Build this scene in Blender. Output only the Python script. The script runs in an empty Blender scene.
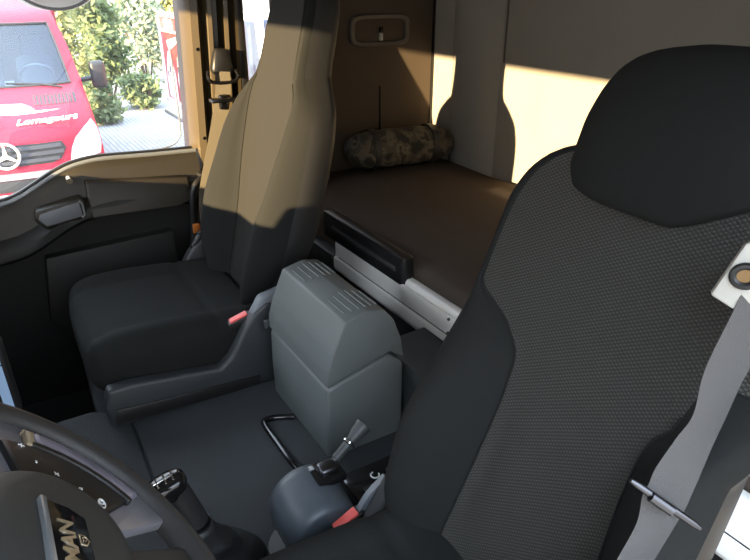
import bpy, bmesh, math, random
from mathutils import Vector, Matrix
random.seed(7)
S = bpy.context.scene
COL = S.collection
R = math.radians

# ------------------------------------------------------------------ materials
ALB = .74
KEEP = ('white painted rail', 'white headlamp lens', 'white vinyl lettering', 'white print', 'chrome', 'lit blue screen', 'light grey mirror shell', 'red buckle plastic')
def mat(name, col, rough=.6, metal=0., spec=.5, bump=0., bscale=200., kind='noise', var=0., vscale=6., coat=0., emit=None, estr=0., sheen=0.):
    if name not in KEEP: col = tuple(c * ALB for c in col)
    m = bpy.data.materials.new(name); m.use_nodes = True
    nt = m.node_tree; b = nt.nodes['Principled BSDF']
    b.inputs['Base Color'].default_value = (*col, 1)
    b.inputs['Roughness'].default_value = rough
    b.inputs['Metallic'].default_value = metal
    b.inputs['Specular IOR Level'].default_value = spec
    b.inputs['Coat Weight'].default_value = coat
    b.inputs['Sheen Weight'].default_value = sheen
    if emit:
        b.inputs['Emission Color'].default_value = (*emit, 1); b.inputs['Emission Strength'].default_value = estr
    tc = nt.nodes.new('ShaderNodeTexCoord')
    if var > 0:
        n = nt.nodes.new('ShaderNodeTexNoise'); n.inputs['Scale'].default_value = vscale; n.inputs['Detail'].default_value = 5
        nt.links.new(tc.outputs['Object'], n.inputs['Vector'])
        r = nt.nodes.new('ShaderNodeValToRGB')
        r.color_ramp.elements[0].position = .3; r.color_ramp.elements[1].position = .7
        r.color_ramp.elements[0].color = (*[c * (1 - var) for c in col], 1)
        r.color_ramp.elements[1].color = (*[min(1, c * (1 + var)) for c in col], 1)
        nt.links.new(n.outputs['Fac'], r.inputs['Fac']); nt.links.new(r.outputs['Color'], b.inputs['Base Color'])
    if bump > 0:
        if kind == 'noise':
            n = nt.nodes.new('ShaderNodeTexNoise'); n.inputs['Scale'].default_value = bscale; n.inputs['Detail'].default_value = 3
            out = n.outputs['Fac']
        else:
            n = nt.nodes.new('ShaderNodeTexVoronoi'); n.inputs['Scale'].default_value = bscale
            out = n.outputs['Distance']
        nt.links.new(tc.outputs['Object'], n.inputs['Vector'])
        bp = nt.nodes.new('ShaderNodeBump'); bp.inputs['Strength'].default_value = bump; bp.inputs['Distance'].default_value = .004
        nt.links.new(out, bp.inputs['Height']); nt.links.new(bp.outputs['Normal'], b.inputs['Normal'])
    return m

def mesh_fabric(name, c1, c2, pitch):
    """honeycomb spacer fabric: small raised cells in staggered rows"""
    m = bpy.data.materials.new(name); m.use_nodes = True
    nt = m.node_tree; b = nt.nodes['Principled BSDF']
    b.inputs['Roughness'].default_value = .85; b.inputs['Specular IOR Level'].default_value = .25
    
    tc = nt.nodes.new('ShaderNodeTexCoord')
    mp = nt.nodes.new('ShaderNodeMapping'); mp.inputs['Rotation'].default_value = (0, 0, 0)
    nt.links.new(tc.outputs['UV'], mp.inputs['Vector'])
    outs = []
    for ang in (32, -32):
        mp2 = nt.nodes.new('ShaderNodeMapping'); mp2.inputs['Rotation'].default_value = (0, 0, R(ang))
        nt.links.new(tc.outputs['UV'], mp2.inputs['Vector'])
        w = nt.nodes.new('ShaderNodeTexWave'); w.wave_type = 'BANDS'; w.bands_direction = 'Y'
        w.inputs['Scale'].default_value = 1 / pitch / 3.2; w.inputs['Distortion'].default_value = .25; w.inputs['Detail'].default_value = 1
        nt.links.new(mp2.outputs['Vector'], w.inputs['Vector']); outs.append(w.outputs['Fac'])
    mul = nt.nodes.new('ShaderNodeMath'); mul.operation = 'MULTIPLY'
    nt.links.new(outs[0], mul.inputs[0]); nt.links.new(outs[1], mul.inputs[1])
    r = nt.nodes.new('ShaderNodeValToRGB')
    r.color_ramp.elements[0].position = .05; r.color_ramp.elements[1].position = .55
    r.color_ramp.elements[0].color = (*c1, 1); r.color_ramp.elements[1].color = (*c2, 1)
    nt.links.new(mul.outputs[0], r.inputs['Fac']); nt.links.new(r.outputs['Color'], b.inputs['Base Color'])
    bp = nt.nodes.new('ShaderNodeBump'); bp.inputs['Strength'].default_value = .45; bp.inputs['Distance'].default_value = .003
    nt.links.new(mul.outputs[0], bp.inputs['Height']); nt.links.new(bp.outputs['Normal'], b.inputs['Normal'])
    return m

def glass(name, glare=.05, tint=(1, 1, 1), glare_col=(.9, .9, .9), diff=False):  # mixes painted haze and sky reflection into the pane colour
    m = bpy.data.materials.new(name); m.use_nodes = True
    nt = m.node_tree; nt.nodes.remove(nt.nodes['Principled BSDF']); out = nt.nodes['Material Output']
    tr = nt.nodes.new('ShaderNodeBsdfTransparent'); tr.inputs[0].default_value = (*tint, 1)
    gl = nt.nodes.new('ShaderNodeBsdfGlossy'); gl.inputs['Roughness'].default_value = .02
    fr = nt.nodes.new('ShaderNodeFresnel'); fr.inputs[0].default_value = 1.35
    mx = nt.nodes.new('ShaderNodeMixShader')
    nt.links.new(fr.outputs[0], mx.inputs[0]); nt.links.new(tr.outputs[0], mx.inputs[1]); nt.links.new(gl.outputs[0], mx.inputs[2])
    df = nt.nodes.new('ShaderNodeBsdfDiffuse' if diff else 'ShaderNodeBsdfTranslucent'); df.inputs[0].default_value = (*glare_col, 1)
    m2 = nt.nodes.new('ShaderNodeMixShader'); m2.inputs[0].default_value = glare
    nt.links.new(mx.outputs[0], m2.inputs[1]); nt.links.new(df.outputs[0], m2.inputs[2])
    nt.links.new(m2.outputs[0], out.inputs[0])
    return m

M = {}
M['fabric'] = mat('dark seat fabric', (.0165, .0173, .0172), .9, spec=.15, bump=.25, bscale=900)
M['mesh'] = mesh_fabric('honeycomb seat fabric', (.023, .023, .0215), (.056, .0545, .049), .0046)
M['mesh_far'] = mesh_fabric('fine woven seat fabric', (.011, .0108, .010), (.022, .021, .0185), .0036)
M['shell'] = mat('black seat shell plastic', (.018, .018, .019), .55, bump=.1, bscale=500)
M['sideplastic'] = mat('dark grey seat side plastic', (.036, .039, .042), .5, bump=.08, bscale=700)
M['boxgrey'] = mat('grey grained plastic', (.135, .150, .150), .48, bump=.1, bscale=900)
M['boxdark'] = mat('darker grey plastic', (.045, .050, .052), .5, bump=.1, bscale=800)
M['black'] = mat('black plastic', (.012, .012, .013), .42)
M['gloss'] = mat('gloss black', (.008, .008, .009), .12)
M['floor'] = mat('dark floor covering', (.040, .044, .048), .8, spec=.25, bump=.3, bscale=350, var=.12, vscale=5)
M['mat'] = mat('charcoal floor mat', (.052, .057, .062), .75, spec=.3, bump=.35, bscale=420, var=.1, vscale=4)
M['door'] = mat('dark brown door panel', (.030, .025, .018), .5, bump=.1, bscale=500)
M['doordark'] = mat('black door panel', (.010, .010, .010), .6, bump=.1, bscale=500)
M['silver'] = mat('silver trim', (.42, .45, .48), .28, metal=.6)
M['chrome'] = mat('chrome', (.75, .75, .76), .12, metal=1.)
M['alu'] = mat('white painted rail', (.86, .85, .82), .4)
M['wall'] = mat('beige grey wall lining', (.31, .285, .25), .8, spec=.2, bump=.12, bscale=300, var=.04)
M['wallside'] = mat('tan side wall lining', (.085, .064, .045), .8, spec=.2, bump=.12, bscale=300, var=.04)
M['ceil'] = mat('grey headlining', (.34, .33, .31), .9, spec=.1)
M['pillar'] = mat('beige pillar plastic', (.066, .047, .021), .42)
M['lampbezel'] = mat('brown lamp bezel', (.10, .085, .07), .5)
M['mattress'] = mat('brown mattress cloth', (.082, .066, .057), .95, spec=.1, bump=.2, bscale=500, var=.06, vscale=3)
M['red'] = mat('red buckle plastic', (.80, .12, .11), .4)
M['belt'] = mat('grey belt webbing', (.105, .10, .098), .8, bump=.3, bscale=600, spec=.2)
M['belttan'] = mat('tan belt webbing', (.13, .112, .082), .8, bump=.3, bscale=600, spec=.2)
M['cream'] = mat('cream belt anchor plastic', (.50, .485, .44), .45)
M['steel'] = mat('dark steel', (.12, .12, .13), .3, metal=1.)
M['grey'] = mat('mid grey plastic', (.20, .215, .24), .45)
M['drum'] = mat('blue grey plastic', (.075, .088, .105), .42, bump=.05, bscale=700)
M['leather'] = mat('black leatherette', (.02, .02, .021), .45, bump=.25, bscale=300)
M['rim'] = mat('wheel rim leather', (.035, .033, .033), .5, bump=.15, bscale=500)
M['hub'] = mat('wheel hub plastic', (.040, .041, .040), .55, bump=.1, bscale=600)
M['spoke'] = mat('silver grey wheel trim', (.27, .27, .31), .35, metal=.3)
M['lilac'] = mat('lilac grey grip trim', (.30, .29, .38), .3, metal=.2)
M['white'] = mat('white print', (.8, .8, .8), .5)
M['gold'] = mat('gold chrome lettering', (.72, .62, .45), .25, metal=.7)
M['brass'] = mat('brown brass', (.22, .13, .05), .4, metal=.5)
M['tan'] = mat('tan grip end', (.42, .33, .22), .4)
M['screen'] = mat('lit blue screen', (.05, .07, .1), .15, emit=(.30, .46, .72), estr=.55)
M['orange'] = mat('orange plastic', (.7, .22, .04), .4)
M['amber'] = mat('amber lens', (.9, .38, .04), .3)
M['vanred'] = mat('red van paint', (.40, .018, .05), .5, spec=.25)
M['trailerred'] = mat('red trailer paint', (.42, .03, .028), .4)
M['vanwhite'] = mat('white vinyl lettering', (.85, .8, .8), .5)
M['grille'] = mat('dark grey grille', (.018, .020, .025), .5)
M['grillebar'] = mat('grille bar grey', (.055, .06, .075), .4)
M['lens'] = mat('white headlamp lens', (.85, .86, .84), .2, coat=.5)
M['tyre'] = mat('tyre rubber', (.03, .03, .03), .8)
M['vanint'] = mat('van cabin dark', (.05, .06, .08), .8)
M['vanseat'] = mat('van seat cloth', (.10, .13, .16), .9)
M['mirrorwhite'] = mat('light grey mirror shell', (.62, .63, .62), .4)
M['pave'] = None
M['glass_d'] = glass('door glass', .012)
M['glass_q'] = glass('quarter glass', .06)
M['glass_w'] = glass('windscreen glass', .0)
M['vanglass'] = glass('van glass', .20, (.5, .62, .76), (.15, .21, .31), True)  # blue diffuse share paints the sky's reflection on the panes

def camo():
    m = bpy.data.materials.new('camouflage cloth'); m.use_nodes = True
    nt = m.node_tree; b = nt.nodes['Principled BSDF']; b.inputs['Roughness'].default_value = .9
    tc = nt.nodes.new('ShaderNodeTexCoord')
    v = nt.nodes.new('ShaderNodeTexVoronoi'); v.inputs['Scale'].default_value = 26
    n = nt.nodes.new('ShaderNodeTexNoise'); n.inputs['Scale'].default_value = 18
    nt.links.new(tc.outputs['Object'], n.inputs['Vector'])
    nt.links.new(n.outputs['Color'], v.inputs['Vector'])
    v.inputs['Scale'].default_value = 6
    r = nt.nodes.new('ShaderNodeValToRGB'); r.color_ramp.interpolation = 'CONSTANT'
    e = r.color_ramp.elements
    e[0].color = (.014, .012, .009, 1); e[0].position = 0
    e[1].color = (.05, .042, .028, 1); e[1].position = .3
    x = e.new(.52); x.color = (.085, .07, .048, 1)
    x = e.new(.72); x.color = (.025, .022, .015, 1)
    nt.links.new(n.outputs['Fac'], r.inputs['Fac'])
    n.inputs['Detail'].default_value = 3
    e[1].position = .42; e[2].position = .5; e[3].position = .58
    nt.links.new(r.outputs['Color'], b.inputs['Base Color'])
    return m
M['camo'] = camo()

def paving():
    m = bpy.data.materials.new('grey block paving'); m.use_nodes = True
    nt = m.node_tree; b = nt.nodes['Principled BSDF']; b.inputs['Roughness'].default_value = .85
    tc = nt.nodes.new('ShaderNodeTexCoord')
    br = nt.nodes.new('ShaderNodeTexBrick'); br.inputs['Scale'].default_value = 3.2
    br.inputs['Color1'].default_value = (.215, .222, .237, 1); br.inputs['Color2'].default_value = (.266, .274, .289, 1)
    br.inputs['Mortar'].default_value = (.126, .126, .133, 1); br.inputs['Mortar Size'].default_value = .03
    nt.links.new(tc.outputs['Object'], br.inputs['Vector']); nt.links.new(br.outputs['Color'], b.inputs['Base Color'])
    return m
M['pave'] = paving()

def leafmat(name, a, b_):
    m = bpy.data.materials.new(name); m.use_nodes = True
    nt = m.node_tree; b = nt.nodes['Principled BSDF']; b.inputs['Roughness'].default_value = .6
    g = nt.nodes.new('ShaderNodeNewGeometry'); r = nt.nodes.new('ShaderNodeValToRGB')
    r.color_ramp.elements[0].color = (*a, 1); r.color_ramp.elements[1].color = (*b_, 1)
    nt.links.new(g.outputs['Random Per Island'], r.inputs['Fac']); nt.links.new(r.outputs['Color'], b.inputs['Base Color'])
    tr = nt.nodes.new('ShaderNodeBsdfTranslucent'); nt.links.new(r.outputs['Color'], tr.inputs[0])
    mx = nt.nodes.new('ShaderNodeMixShader'); mx.inputs[0].default_value = .4
    nt.links.new(b.outputs[0], mx.inputs[1]); nt.links.new(tr.outputs[0], mx.inputs[2])
    nt.links.new(mx.outputs[0], nt.nodes['Material Output'].inputs[0])
    return m
M['bark'] = mat('bark', (.16, .12, .08), .9)

# ------------------------------------------------------------------ helpers
def tag(o, label=None, cat=None, group=None, kind=None):
    if label: o['label'] = label
    if cat: o['category'] = cat
    if group: o['group'] = group
    if kind: o['kind'] = kind
    return o

def empty(name, loc, label, cat, rot=(0, 0, 0), group=None):
    o = bpy.data.objects.new(name, None); COL.objects.link(o)
    o.location = loc; o.rotation_euler = rot; o.empty_display_size = .05
    return tag(o, label, cat, group)

def link(name, bm, m, parent=None, smooth=True, angle=40, sub=0, uv=None):
    me = bpy.data.meshes.new(name)
    bmesh.ops.recalc_face_normals(bm, faces=bm.faces[:])
    bm.to_mesh(me); bm.free()
    if smooth:
        for p in me.polygons: p.use_smooth = True
        if angle: me.set_sharp_from_angle(angle=R(angle))
    ms = m if isinstance(m, (list, tuple)) else [m]
    for x in ms: me.materials.append(x)
    o = bpy.data.objects.new(name, me); COL.objects.link(o)
    if parent is not None: o.parent = parent
    if sub:
        s = o.modifiers.new('sub', 'SUBSURF'); s.levels = sub; s.render_levels = sub
    return o

def add_box(bm, lo, hi, bev=0., seg=2, rot=None, at=None):
    t = bmesh.new()
    bmesh.ops.create_cube(t, size=1)
    for v in t.verts:
        v.co = Vector([(lo[i] + hi[i]) / 2 + v.co[i] * (hi[i] - lo[i]) for i in range(3)])
    if bev > 0:
        bmesh.ops.bevel(t, geom=t.edges[:] + t.verts[:], offset=bev, segments=seg, profile=.5, affect='EDGES')
    if rot is not None:
        c = Vector(at if at else (0, 0, 0))
        for v in t.verts: v.co = rot @ (v.co - c) + c
    merge(bm, t)

def merge(bm, t):
    me = bpy.data.meshes.new('tmp'); t.to_mesh(me); t.free()
    bm.from_mesh(me); bpy.data.meshes.remove(me)

def box(name, lo, hi, m, parent=None, bev=0., seg=2, rot=None, at=None):
    bm = bmesh.new(); add_box(bm, lo, hi, bev, seg, rot, at)
    return link(name, bm, m, parent)

def add_loft(bm, rings, cap=(True, True), closed=True):
    vs = [[bm.verts.new(p) for p in r] for r in rings]
    n = len(rings[0])
    for a, b in zip(vs[:-1], vs[1:]):
        for i in range(n if closed else n - 1):
            j = (i + 1) % n
            try: bm.faces.new((a[i], a[j], b[j], b[i]))
            except ValueError: pass
    if closed:
        if cap[0]: bm.faces.new(vs[0][::-1])
        if cap[1]: bm.faces.new(vs[-1])
    return vs

def loft(name, rings, m, parent=None, cap=(True, True), closed=True, sub=0, angle=40):
    bm = bmesh.new(); add_loft(bm, rings, cap, closed)
    return link(name, bm, m, parent, sub=sub, angle=angle)

def add_tube(bm, pts, r, n=12, cap=True, squash=None):
    pts = [Vector(p) for p in pts]
    rs = r if isinstance(r, (list, tuple)) else [r] * len(pts)
    rings = []; prev = None
    for i, p in enumerate(pts):
        d = (pts[min(i + 1, len(pts) - 1)] - pts[max(i - 1, 0)]).normalized()
        if prev is None:
            a = Vector((0, 0, 1)) if abs(d.z) < .9 else Vector((0, 1, 0))
            s = d.cross(a).normalized()
        else:
            s = (prev - d * prev.dot(d)).normalized()
        prev = s; t = d.cross(s)
        rings.append([p + rs[i] * (math.cos(2 * math.pi * k / n) * s + math.sin(2 * math.pi * k / n) * t) for k in range(n)])
    add_loft(bm, rings, (cap, cap))

def tube(name, pts, r, m, parent=None, n=12):
    bm = bmesh.new(); add_tube(bm, pts, r, n)
    return link(name, bm, m, parent, angle=60)

def smooth_path(pts, k=6):
    P = [Vector(p) for p in pts]; out = []
    for i in range(len(P) - 1):
        p0 = P[max(i - 1, 0)]; p1 = P[i]; p2 = P[i + 1]; p3 = P[min(i + 2, len(P) - 1)]
        for j in range(k):
            t = j / k
            out.append(.5 * ((2 * p1) + (p2 - p0) * t + (2 * p0 - 5 * p1 + 4 * p2 - p3) * t * t + (3 * p1 - p0 - 3 * p2 + p3) * t ** 3))
    out.append(P[-1]); return out

def add_ribbon(bm, pts, width_dir, w, th):
    """flat strap along pts; width_dir(i) gives the unit width vector"""
    pts = [Vector(p) for p in pts]; rings = []
    for i, p in enumerate(pts):
        d = (pts[min(i + 1, len(pts) - 1)] - pts[max(i - 1, 0)]).normalized()
        u = Vector(width_dir[i] if isinstance(width_dir, list) else width_dir)
        u = (u - d * u.dot(d)).normalized(); n = d.cross(u)
        ww = w[i] if isinstance(w, list) else w
        rings.append([p - u * ww / 2 - n * th / 2, p + u * ww / 2 - n * th / 2, p + u * ww / 2 + n * th / 2, p - u * ww / 2 + n * th / 2])
    add_loft(bm, rings)

def prism(name, poly, axis, a, b, m, parent=None, bev=0., seg=2):
    """polygon in the two remaining axes (in xyz order), extruded along axis a..b"""
    bm = bmesh.new(); add_prism(bm, poly, axis, a, b, bev, seg)
    return link(name, bm, m, parent)

def add_prism(bm, poly, axis, a, b, bev=0., seg=2):
    t = bmesh.new()
    def P(u, v, w):
        return {'x': (w, u, v), 'y': (u, w, v), 'z': (u, v, w)}[axis]
    lo = [t.verts.new(P(u, v, a)) for u, v in poly]; hi = [t.verts.new(P(u, v, b)) for u, v in poly]
    t.faces.new(lo); t.faces.new(hi[::-1])
    n = len(poly)
    for i in range(n):
        j = (i + 1) % n; t.faces.new((lo[i], lo[j], hi[j], hi[i]))
    bmesh.ops.recalc_face_normals(t, faces=t.faces[:])
    if bev > 0:
        bmesh.ops.bevel(t, geom=t.edges[:], offset=bev, segments=seg, profile=.5, affect='EDGES')
    merge(bm, t)

def interp(keys, x):
    """piecewise smooth interpolation of key rows [(x, v1, v2..)]"""
    if x <= keys[0][0]: return list(keys[0][1:])
    if x >= keys[-1][0]: return list(keys[-1][1:])
    for i in range(len(keys) - 1):
        if keys[i][0] <= x <= keys[i + 1][0]:
            a, b = keys[i], keys[i + 1]; h = b[0] - a[0]; t = (x - a[0]) / h
            out = []
            for k in range(1, len(a)):
                def slope(j):
                    if j == 0: return (keys[1][k] - keys[0][k]) / (keys[1][0] - keys[0][0])
                    if j == len(keys) - 1: return (keys[-1][k] - keys[-2][k]) / (keys[-1][0] - keys[-2][0])
                    s1 = (keys[j][k] - keys[j - 1][k]) / (keys[j][0] - keys[j - 1][0]); s2 = (keys[j + 1][k] - keys[j][k]) / (keys[j + 1][0] - keys[j][0])
                    return 0 if s1 * s2 <= 0 else 2 * s1 * s2 / (s1 + s2)
                m0, m1 = slope(i) * h, slope(i + 1) * h
                out.append((2 * t ** 3 - 3 * t * t + 1) * a[k] + (t ** 3 - 2 * t * t + t) * m0 + (-2 * t ** 3 + 3 * t * t) * b[k] + (t ** 3 - t * t) * m1)
            return out

def superell(cx, cy, a, b, n, N, z=None):
    out = []
    for k in range(N):
        t = 2 * math.pi * k / N; c, s = math.cos(t), math.sin(t)
        out.append((cx + a * math.copysign(abs(c) ** (2 / n), c), cy + b * math.copysign(abs(s) ** (2 / n), s)))
    return out

def text_mesh(name, txt, size, m, parent, loc, rot, extrude=.001, shear=0., align='CENTER', bold=0.):
    c = bpy.data.curves.new(name, 'FONT'); c.body = txt; c.size = size; c.extrude = extrude; c.shear = shear
    c.align_x = align; c.align_y = 'CENTER'; c.offset = bold
    o = bpy.data.objects.new(name, c); COL.objects.link(o)
    me = bpy.data.meshes.new_from_object(o); bpy.data.objects.remove(o)
    o = bpy.data.objects.new(name, me); COL.objects.link(o)
    me.materials.append(m); o.parent = parent; o.location = loc; o.rotation_euler = rot
    return o

def copy_thing(o, name=None):
    c = o.copy(); COL.objects.link(c)
    def rec(src, dst):
        for ch in list(src.children):
            k = ch.copy(); COL.objects.link(k); k.parent = dst; rec(ch, k)
    rec(o, c)
    return c

def struct(o, **k):
    o['kind'] = 'structure'; return o

# ------------------------------------------------------------------ the cab shell
W = 2.23      # passenger side wall
RB = -1.654   # rear wall
struct(box('floor', (-.02, -1.7, -.40), (2.3, 1.0, -.35), M['floor']))
# raised tunnel floor (the seats stand on it)
bm = bmesh.new()
add_prism(bm, [(.0, -1.66), (2.22, -1.66), (2.22, -.10), (1.50, -.07), (1.50, .62), (.76, .62), (.76, -.30), (.0, -.30)], 'z', -.35, 0., .02, 3)
struct(link('floor_tunnel', bm, M['floor']))
struct(box('wall_rear', (-.05, RB - .05, -.4), (W + .05, RB, 1.47), M['wall']))
# side wall right: sleeper part, below and above the quarter window
bm = bmesh.new()
add_box(bm, (W, RB, -.4), (W + .06, -1.12, 1.47))
add_box(bm, (W, -1.13, -.4), (W + .06, -.76, .47))
add_box(bm, (W, -1.13, 1.22), (W + .06, .95, 1.47))
add_box(bm, (W, .72, -.4), (W + .06, .95, 1.3))
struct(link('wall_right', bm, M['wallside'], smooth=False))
bm = bmesh.new()
add_box(bm, (-.06, RB, -.4), (.0, -.78, 1.47))
add_box(bm, (-.06, -.79, 1.22), (.0, .95, 1.47))
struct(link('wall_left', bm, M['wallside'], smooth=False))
struct(box('ceiling', (-.06, RB, 1.45), (W + .06, .98, 1.5), M['ceil']))
bm = bmesh.new()
add_box(bm, (-.06, .93, -.4), (W + .06, .98, .52))
add_box(bm, (-.06, .78, 1.210), (W + .06, .98, 1.47))
struct(link('wall_front', bm, M['doordark'], smooth=False))
# windscreen pane
struct(box('window_3', (-.04, .945, .52), (W + .04, .95, 1.215), M['glass_w']))
# A pillars; unseen left one widened to shade the driver's seat
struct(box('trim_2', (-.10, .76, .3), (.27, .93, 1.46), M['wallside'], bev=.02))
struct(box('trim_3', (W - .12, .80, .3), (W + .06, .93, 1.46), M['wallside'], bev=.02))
# dashboard
bm = bmesh.new()
prof = [(.50, -.34), (.47, .10), (.42, .30), (.42, .50), (.48, .565), (.62, .575), (.93, .53), (.93, -.34)]
add_prism(bm, prof, 'x', .78, W - .02, .015, 2)
add_prism(bm, [(.46, -.34), (.43, .10), (.40, .30), (.40, .60), (.46, .685), (.56, .70), (.72, .60), (.93, .53), (.93, -.34)], 'x', .02, 1.08, .02, 3)
add_prism(bm, [(.44, .45), (.44, .56), (.50, .63), (.60, .635), (.75, .56), (.75, .45)], 'x', 1.06, 1.22, .03, 3)
struct(link('trim_4', bm, M['boxdark']))
# unseen sun visor, added folded down to shade the near headrest
struct(box('trim_5', (.14, .60, .84), (.64, .62, 1.19), M['ceil'], bev=.008))

# rear wall mouldings
bm = bmesh.new()
xs = [2.10, 2.07, 2.03, 1.97, 1.93, 1.88, 1.84, 1.815]
ds = [0, .018, .03, .034, .034, .030, .014, 0]
add_loft(bm, [[(x, RB + d, z) for x, d in zip(xs, ds)] for z in (-.3, .3, 1.2, 1.45)], closed=False)
struct(link('trim_6', bm, M['wall'], angle=0))
bm = bmesh.new()
add_box(bm, (1.795, RB, .735), (1.802, RB + .004, 1.2), .001)
add_box(bm, (1.62, RB, 1.02), (1.626, RB + .004, 1.4), .001)
struct(link('trim_7', bm, M['lampbezel']))
bm = bmesh.new()
add_box(bm, (W - .006, RB + .001, .3), (W + .002, RB + .012, 1.45))
add_box(bm, (W - .003, -1.392, .36), (W + .002, -1.386, .62))
struct(link('trim_8', bm, M['gloss']))

# B pillar on the passenger side, ridged
bm = bmesh.new()
prof = [(-.585, .05), (-.590, .018), (-.600, .004), (-.622, .0), (-.634, .010), (-.642, .016), (-.655, .002), (-.668, .000), (-.676, .016), (-.690, .034),
        (-.705, .032), (-.712, .004), (-.724, .002), (-.732, .020), (-.742, .022), (-.750, .006), (-.762, .006), (-.775, .020), (-.782, .06)]
rings = []
for z in (-.35, .2, .46, .8, 1.1, 1.45):
    s = -.045 * (z - .46)
    rings.append([(2.160 + d * 1.9 + .02 * max(0, .46 - z), y + s - .012, z) for y, d in prof] + [(W + .09, -.78 + s, z), (W + .09, -.6 + s, z)])
add_loft(bm, rings)
pil = struct(link('trim_1', bm, M['pillar'], angle=30))
for z, y in ((.80, -.630), (.51, -.618)):
    bm = bmesh.new(); add_tube(bm, [(2.160, y - .012, z), (2.180, y - .012, z)], .006, 10)
    link('plug', bm, M['gloss'], pil)
# black inner edge of the quarter window
struct(box('trim_9', (2.17, -.815, .30), (2.24, -.786, 1.3), M['black'], bev=.006))
struct(box('window_2', (W + .03, -1.14, .44), (W + .034, -.78, 1.24), M['glass_q']))

# added gathered curtain behind the pillar, tapered to shade the side wall
rings = []
for i in range(24):
    z = .325 + 1.095 * i / 23; k = max(0, min(1, (z - .52) / .35)); prj = .195 - .085 * k
    rings.append([(W - .005, -1.09, z)] + [(W - .01 - prj * (math.sin(math.pi * j / 30) ** .35) - .008 * math.sin(j * 2.1), -1.09 + .16 * j / 30, z) for j in range(1, 30)] + [(W - .005, -.93, z)])
tag(loft('blocker', rings, M['mattress'], None, angle=0), 'added brown curtain hanging at the quarter window behind the far seat', 'blocker')

# passenger door: lower shell, sill, arm rest, recess, window
door = empty('door_1', (W, 0, 0), None, None); struct(door)
def D(name, bm, m, **k):
    o = link(name, bm, m, door, **k); o.location = (-W, 0, 0); return o
sill = [(-.600, .463), (-.44, .468), (-.30, .474), (-.24, .470), (-.19, .460), (-.14, .440), (-.09, .414), (-.04, .388), (.0, .374), (.06, .366), (.2, .36), (.45, .36), (.70, .36)]
bm = bmesh.new(); rings = []
for y, z in sill:
    rings.append([(W + .05, y, z), (W - .035, y, z + .004), (W - .055, y, z - .004), (W - .065, y, z - .022), (W - .072, y, z - .05), (W - .080, y, z - .085), (W - .085, y, z - .10)])
add_loft(bm, rings, closed=False); D('sill_panel', bm, M['door'], angle=0)
bm = bmesh.new()
add_tube(bm, smooth_path([(W - .045, y, z + .004) for y, z in sill], 3), .007, 8); D('sill_seal', bm, M['silver'])
bm = bmesh.new()
add_tube(bm, smooth_path([(W + .0, y, z + .004) for y, z in sill], 3), .006, 8); D('weather_strip', bm, M['black'])
# arm rest band: bulges into the cab
bm = bmesh.new(); rings = []
for y, z in sill:
    zz = z - .10
    k = min(1, max(0, (y + .60) / .2)); b = .03 * k
    rings.append([(W - .082, y, zz + .006), (W - .095 - b * .5, y, zz - .004), (W - .10 - b, y, zz - .022), (W - .10 - b, y, zz - .05), (W - .092 - b * .6, y, zz - .066), (W - .08, y, zz - .075), (W - .06, y, zz - .30), (W - .055, y, -.35)])
add_loft(bm, rings, closed=False); D('door_panel', bm, M['doordark'], angle=50)
# pull handle: grey blue tray let into the arm rest
hx = W - .131
bm = bmesh.new(); add_prism(bm, [(-.056, .332), (-.066, .362), (-.196, .384), (-.206, .372), (-.202, .322), (-.185, .316), (-.078, .303)], 'x', hx - .002, hx + .05, .003, 2); h = D('pull_handle', bm, M['door'])
bm = bmesh.new(); add_prism(bm, [(-.066, .338), (-.074, .353), (-.188, .374), (-.192, .326), (-.085, .311)], 'x', hx - .004, hx, .0015, 2); link('recess_cup', bm, M['grey'], h)
bm = bmesh.new(); add_tube(bm, [(hx - .004, -.190, .377), (hx - .005, -.197, .366), (hx - .005, -.199, .330), (hx - .004, -.190, .322)], .0035, 8); link('recess_rim', bm, M['silver'], h)
# brown arm rest insert and pocket
bm = bmesh.new()
add_prism(bm, [(-.222, .424), (-.217, .312), (-.49, .305), (-.545, .318), (-.545, .395), (-.40, .408)], 'x', W - .138, W - .08, .006, 3)
for v in bm.verts: v.co.x += .32 * max(0, v.co.z - .315)
D('armrest_pad', bm, M['door'])
bm = bmesh.new()
add_prism(bm, [(-.03, -.02), (-.06, .20), (-.47, .215), (-.47, -.12), (-.1, -.12)], 'x', W - .115, W - .06, .008, 2)
D('door_pocket', bm, M['doordark'])
bm = bmesh.new(); add_tube(bm, [(W - .096, -.178, .432), (W - .075, -.178, .436)], .010, 12); D('lock_button', bm, M['gold'])
# window frame + pane
bm = bmesh.new()
add_box(bm, (W - .01, .64, .3), (W + .05, .73, 1.24)); D('window_frame', bm, M['black'])
bm = bmesh.new()
add_tube(bm, smooth_path([(W + .02, -.575, .80), (W + .02, -.575, .55), (W + .02, -.565, .50), (W + .02, -.53, .476), (W + .02, -.45, .470)], 5), .0025, 8); D('glass_seal', bm, M['silver'])
struct(box('window_1', (W + .02, -.62, .35), (W + .024, .70, 1.24), M['glass_d']))

# driver's door standing open behind the viewpoint
dd = empty('door_2', (-.03, .92, 0), None, None, (0, 0, R(-14))); struct(dd)
box('door_panel', (-1.28, -.03, -.35), (0, .04, .45), M['doordark'], dd, bev=.02)
bm = bmesh.new()
add_box(bm, (-1.28, -.02, .45), (-1.20, .03, 1.2), .01); add_box(bm, (-.07, -.02, .45), (0, .03, 1.2), .01); add_box(bm, (-1.28, -.02, 1.17), (0, .03, 1.24), .01)
link('window_frame', bm, M['black'], dd)
box('pane', (-1.22, .003, .44), (-.05, .007, 1.18), M['glass_w'], dd)
bm = bmesh.new(); add_box(bm, (-.52, .06, .42), (-.06, .16, 1.18), .04, 3); link('shade_mirror', bm, M['black'], dd)  # unseen mirror housing, added to keep sun off the driver's seat

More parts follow.
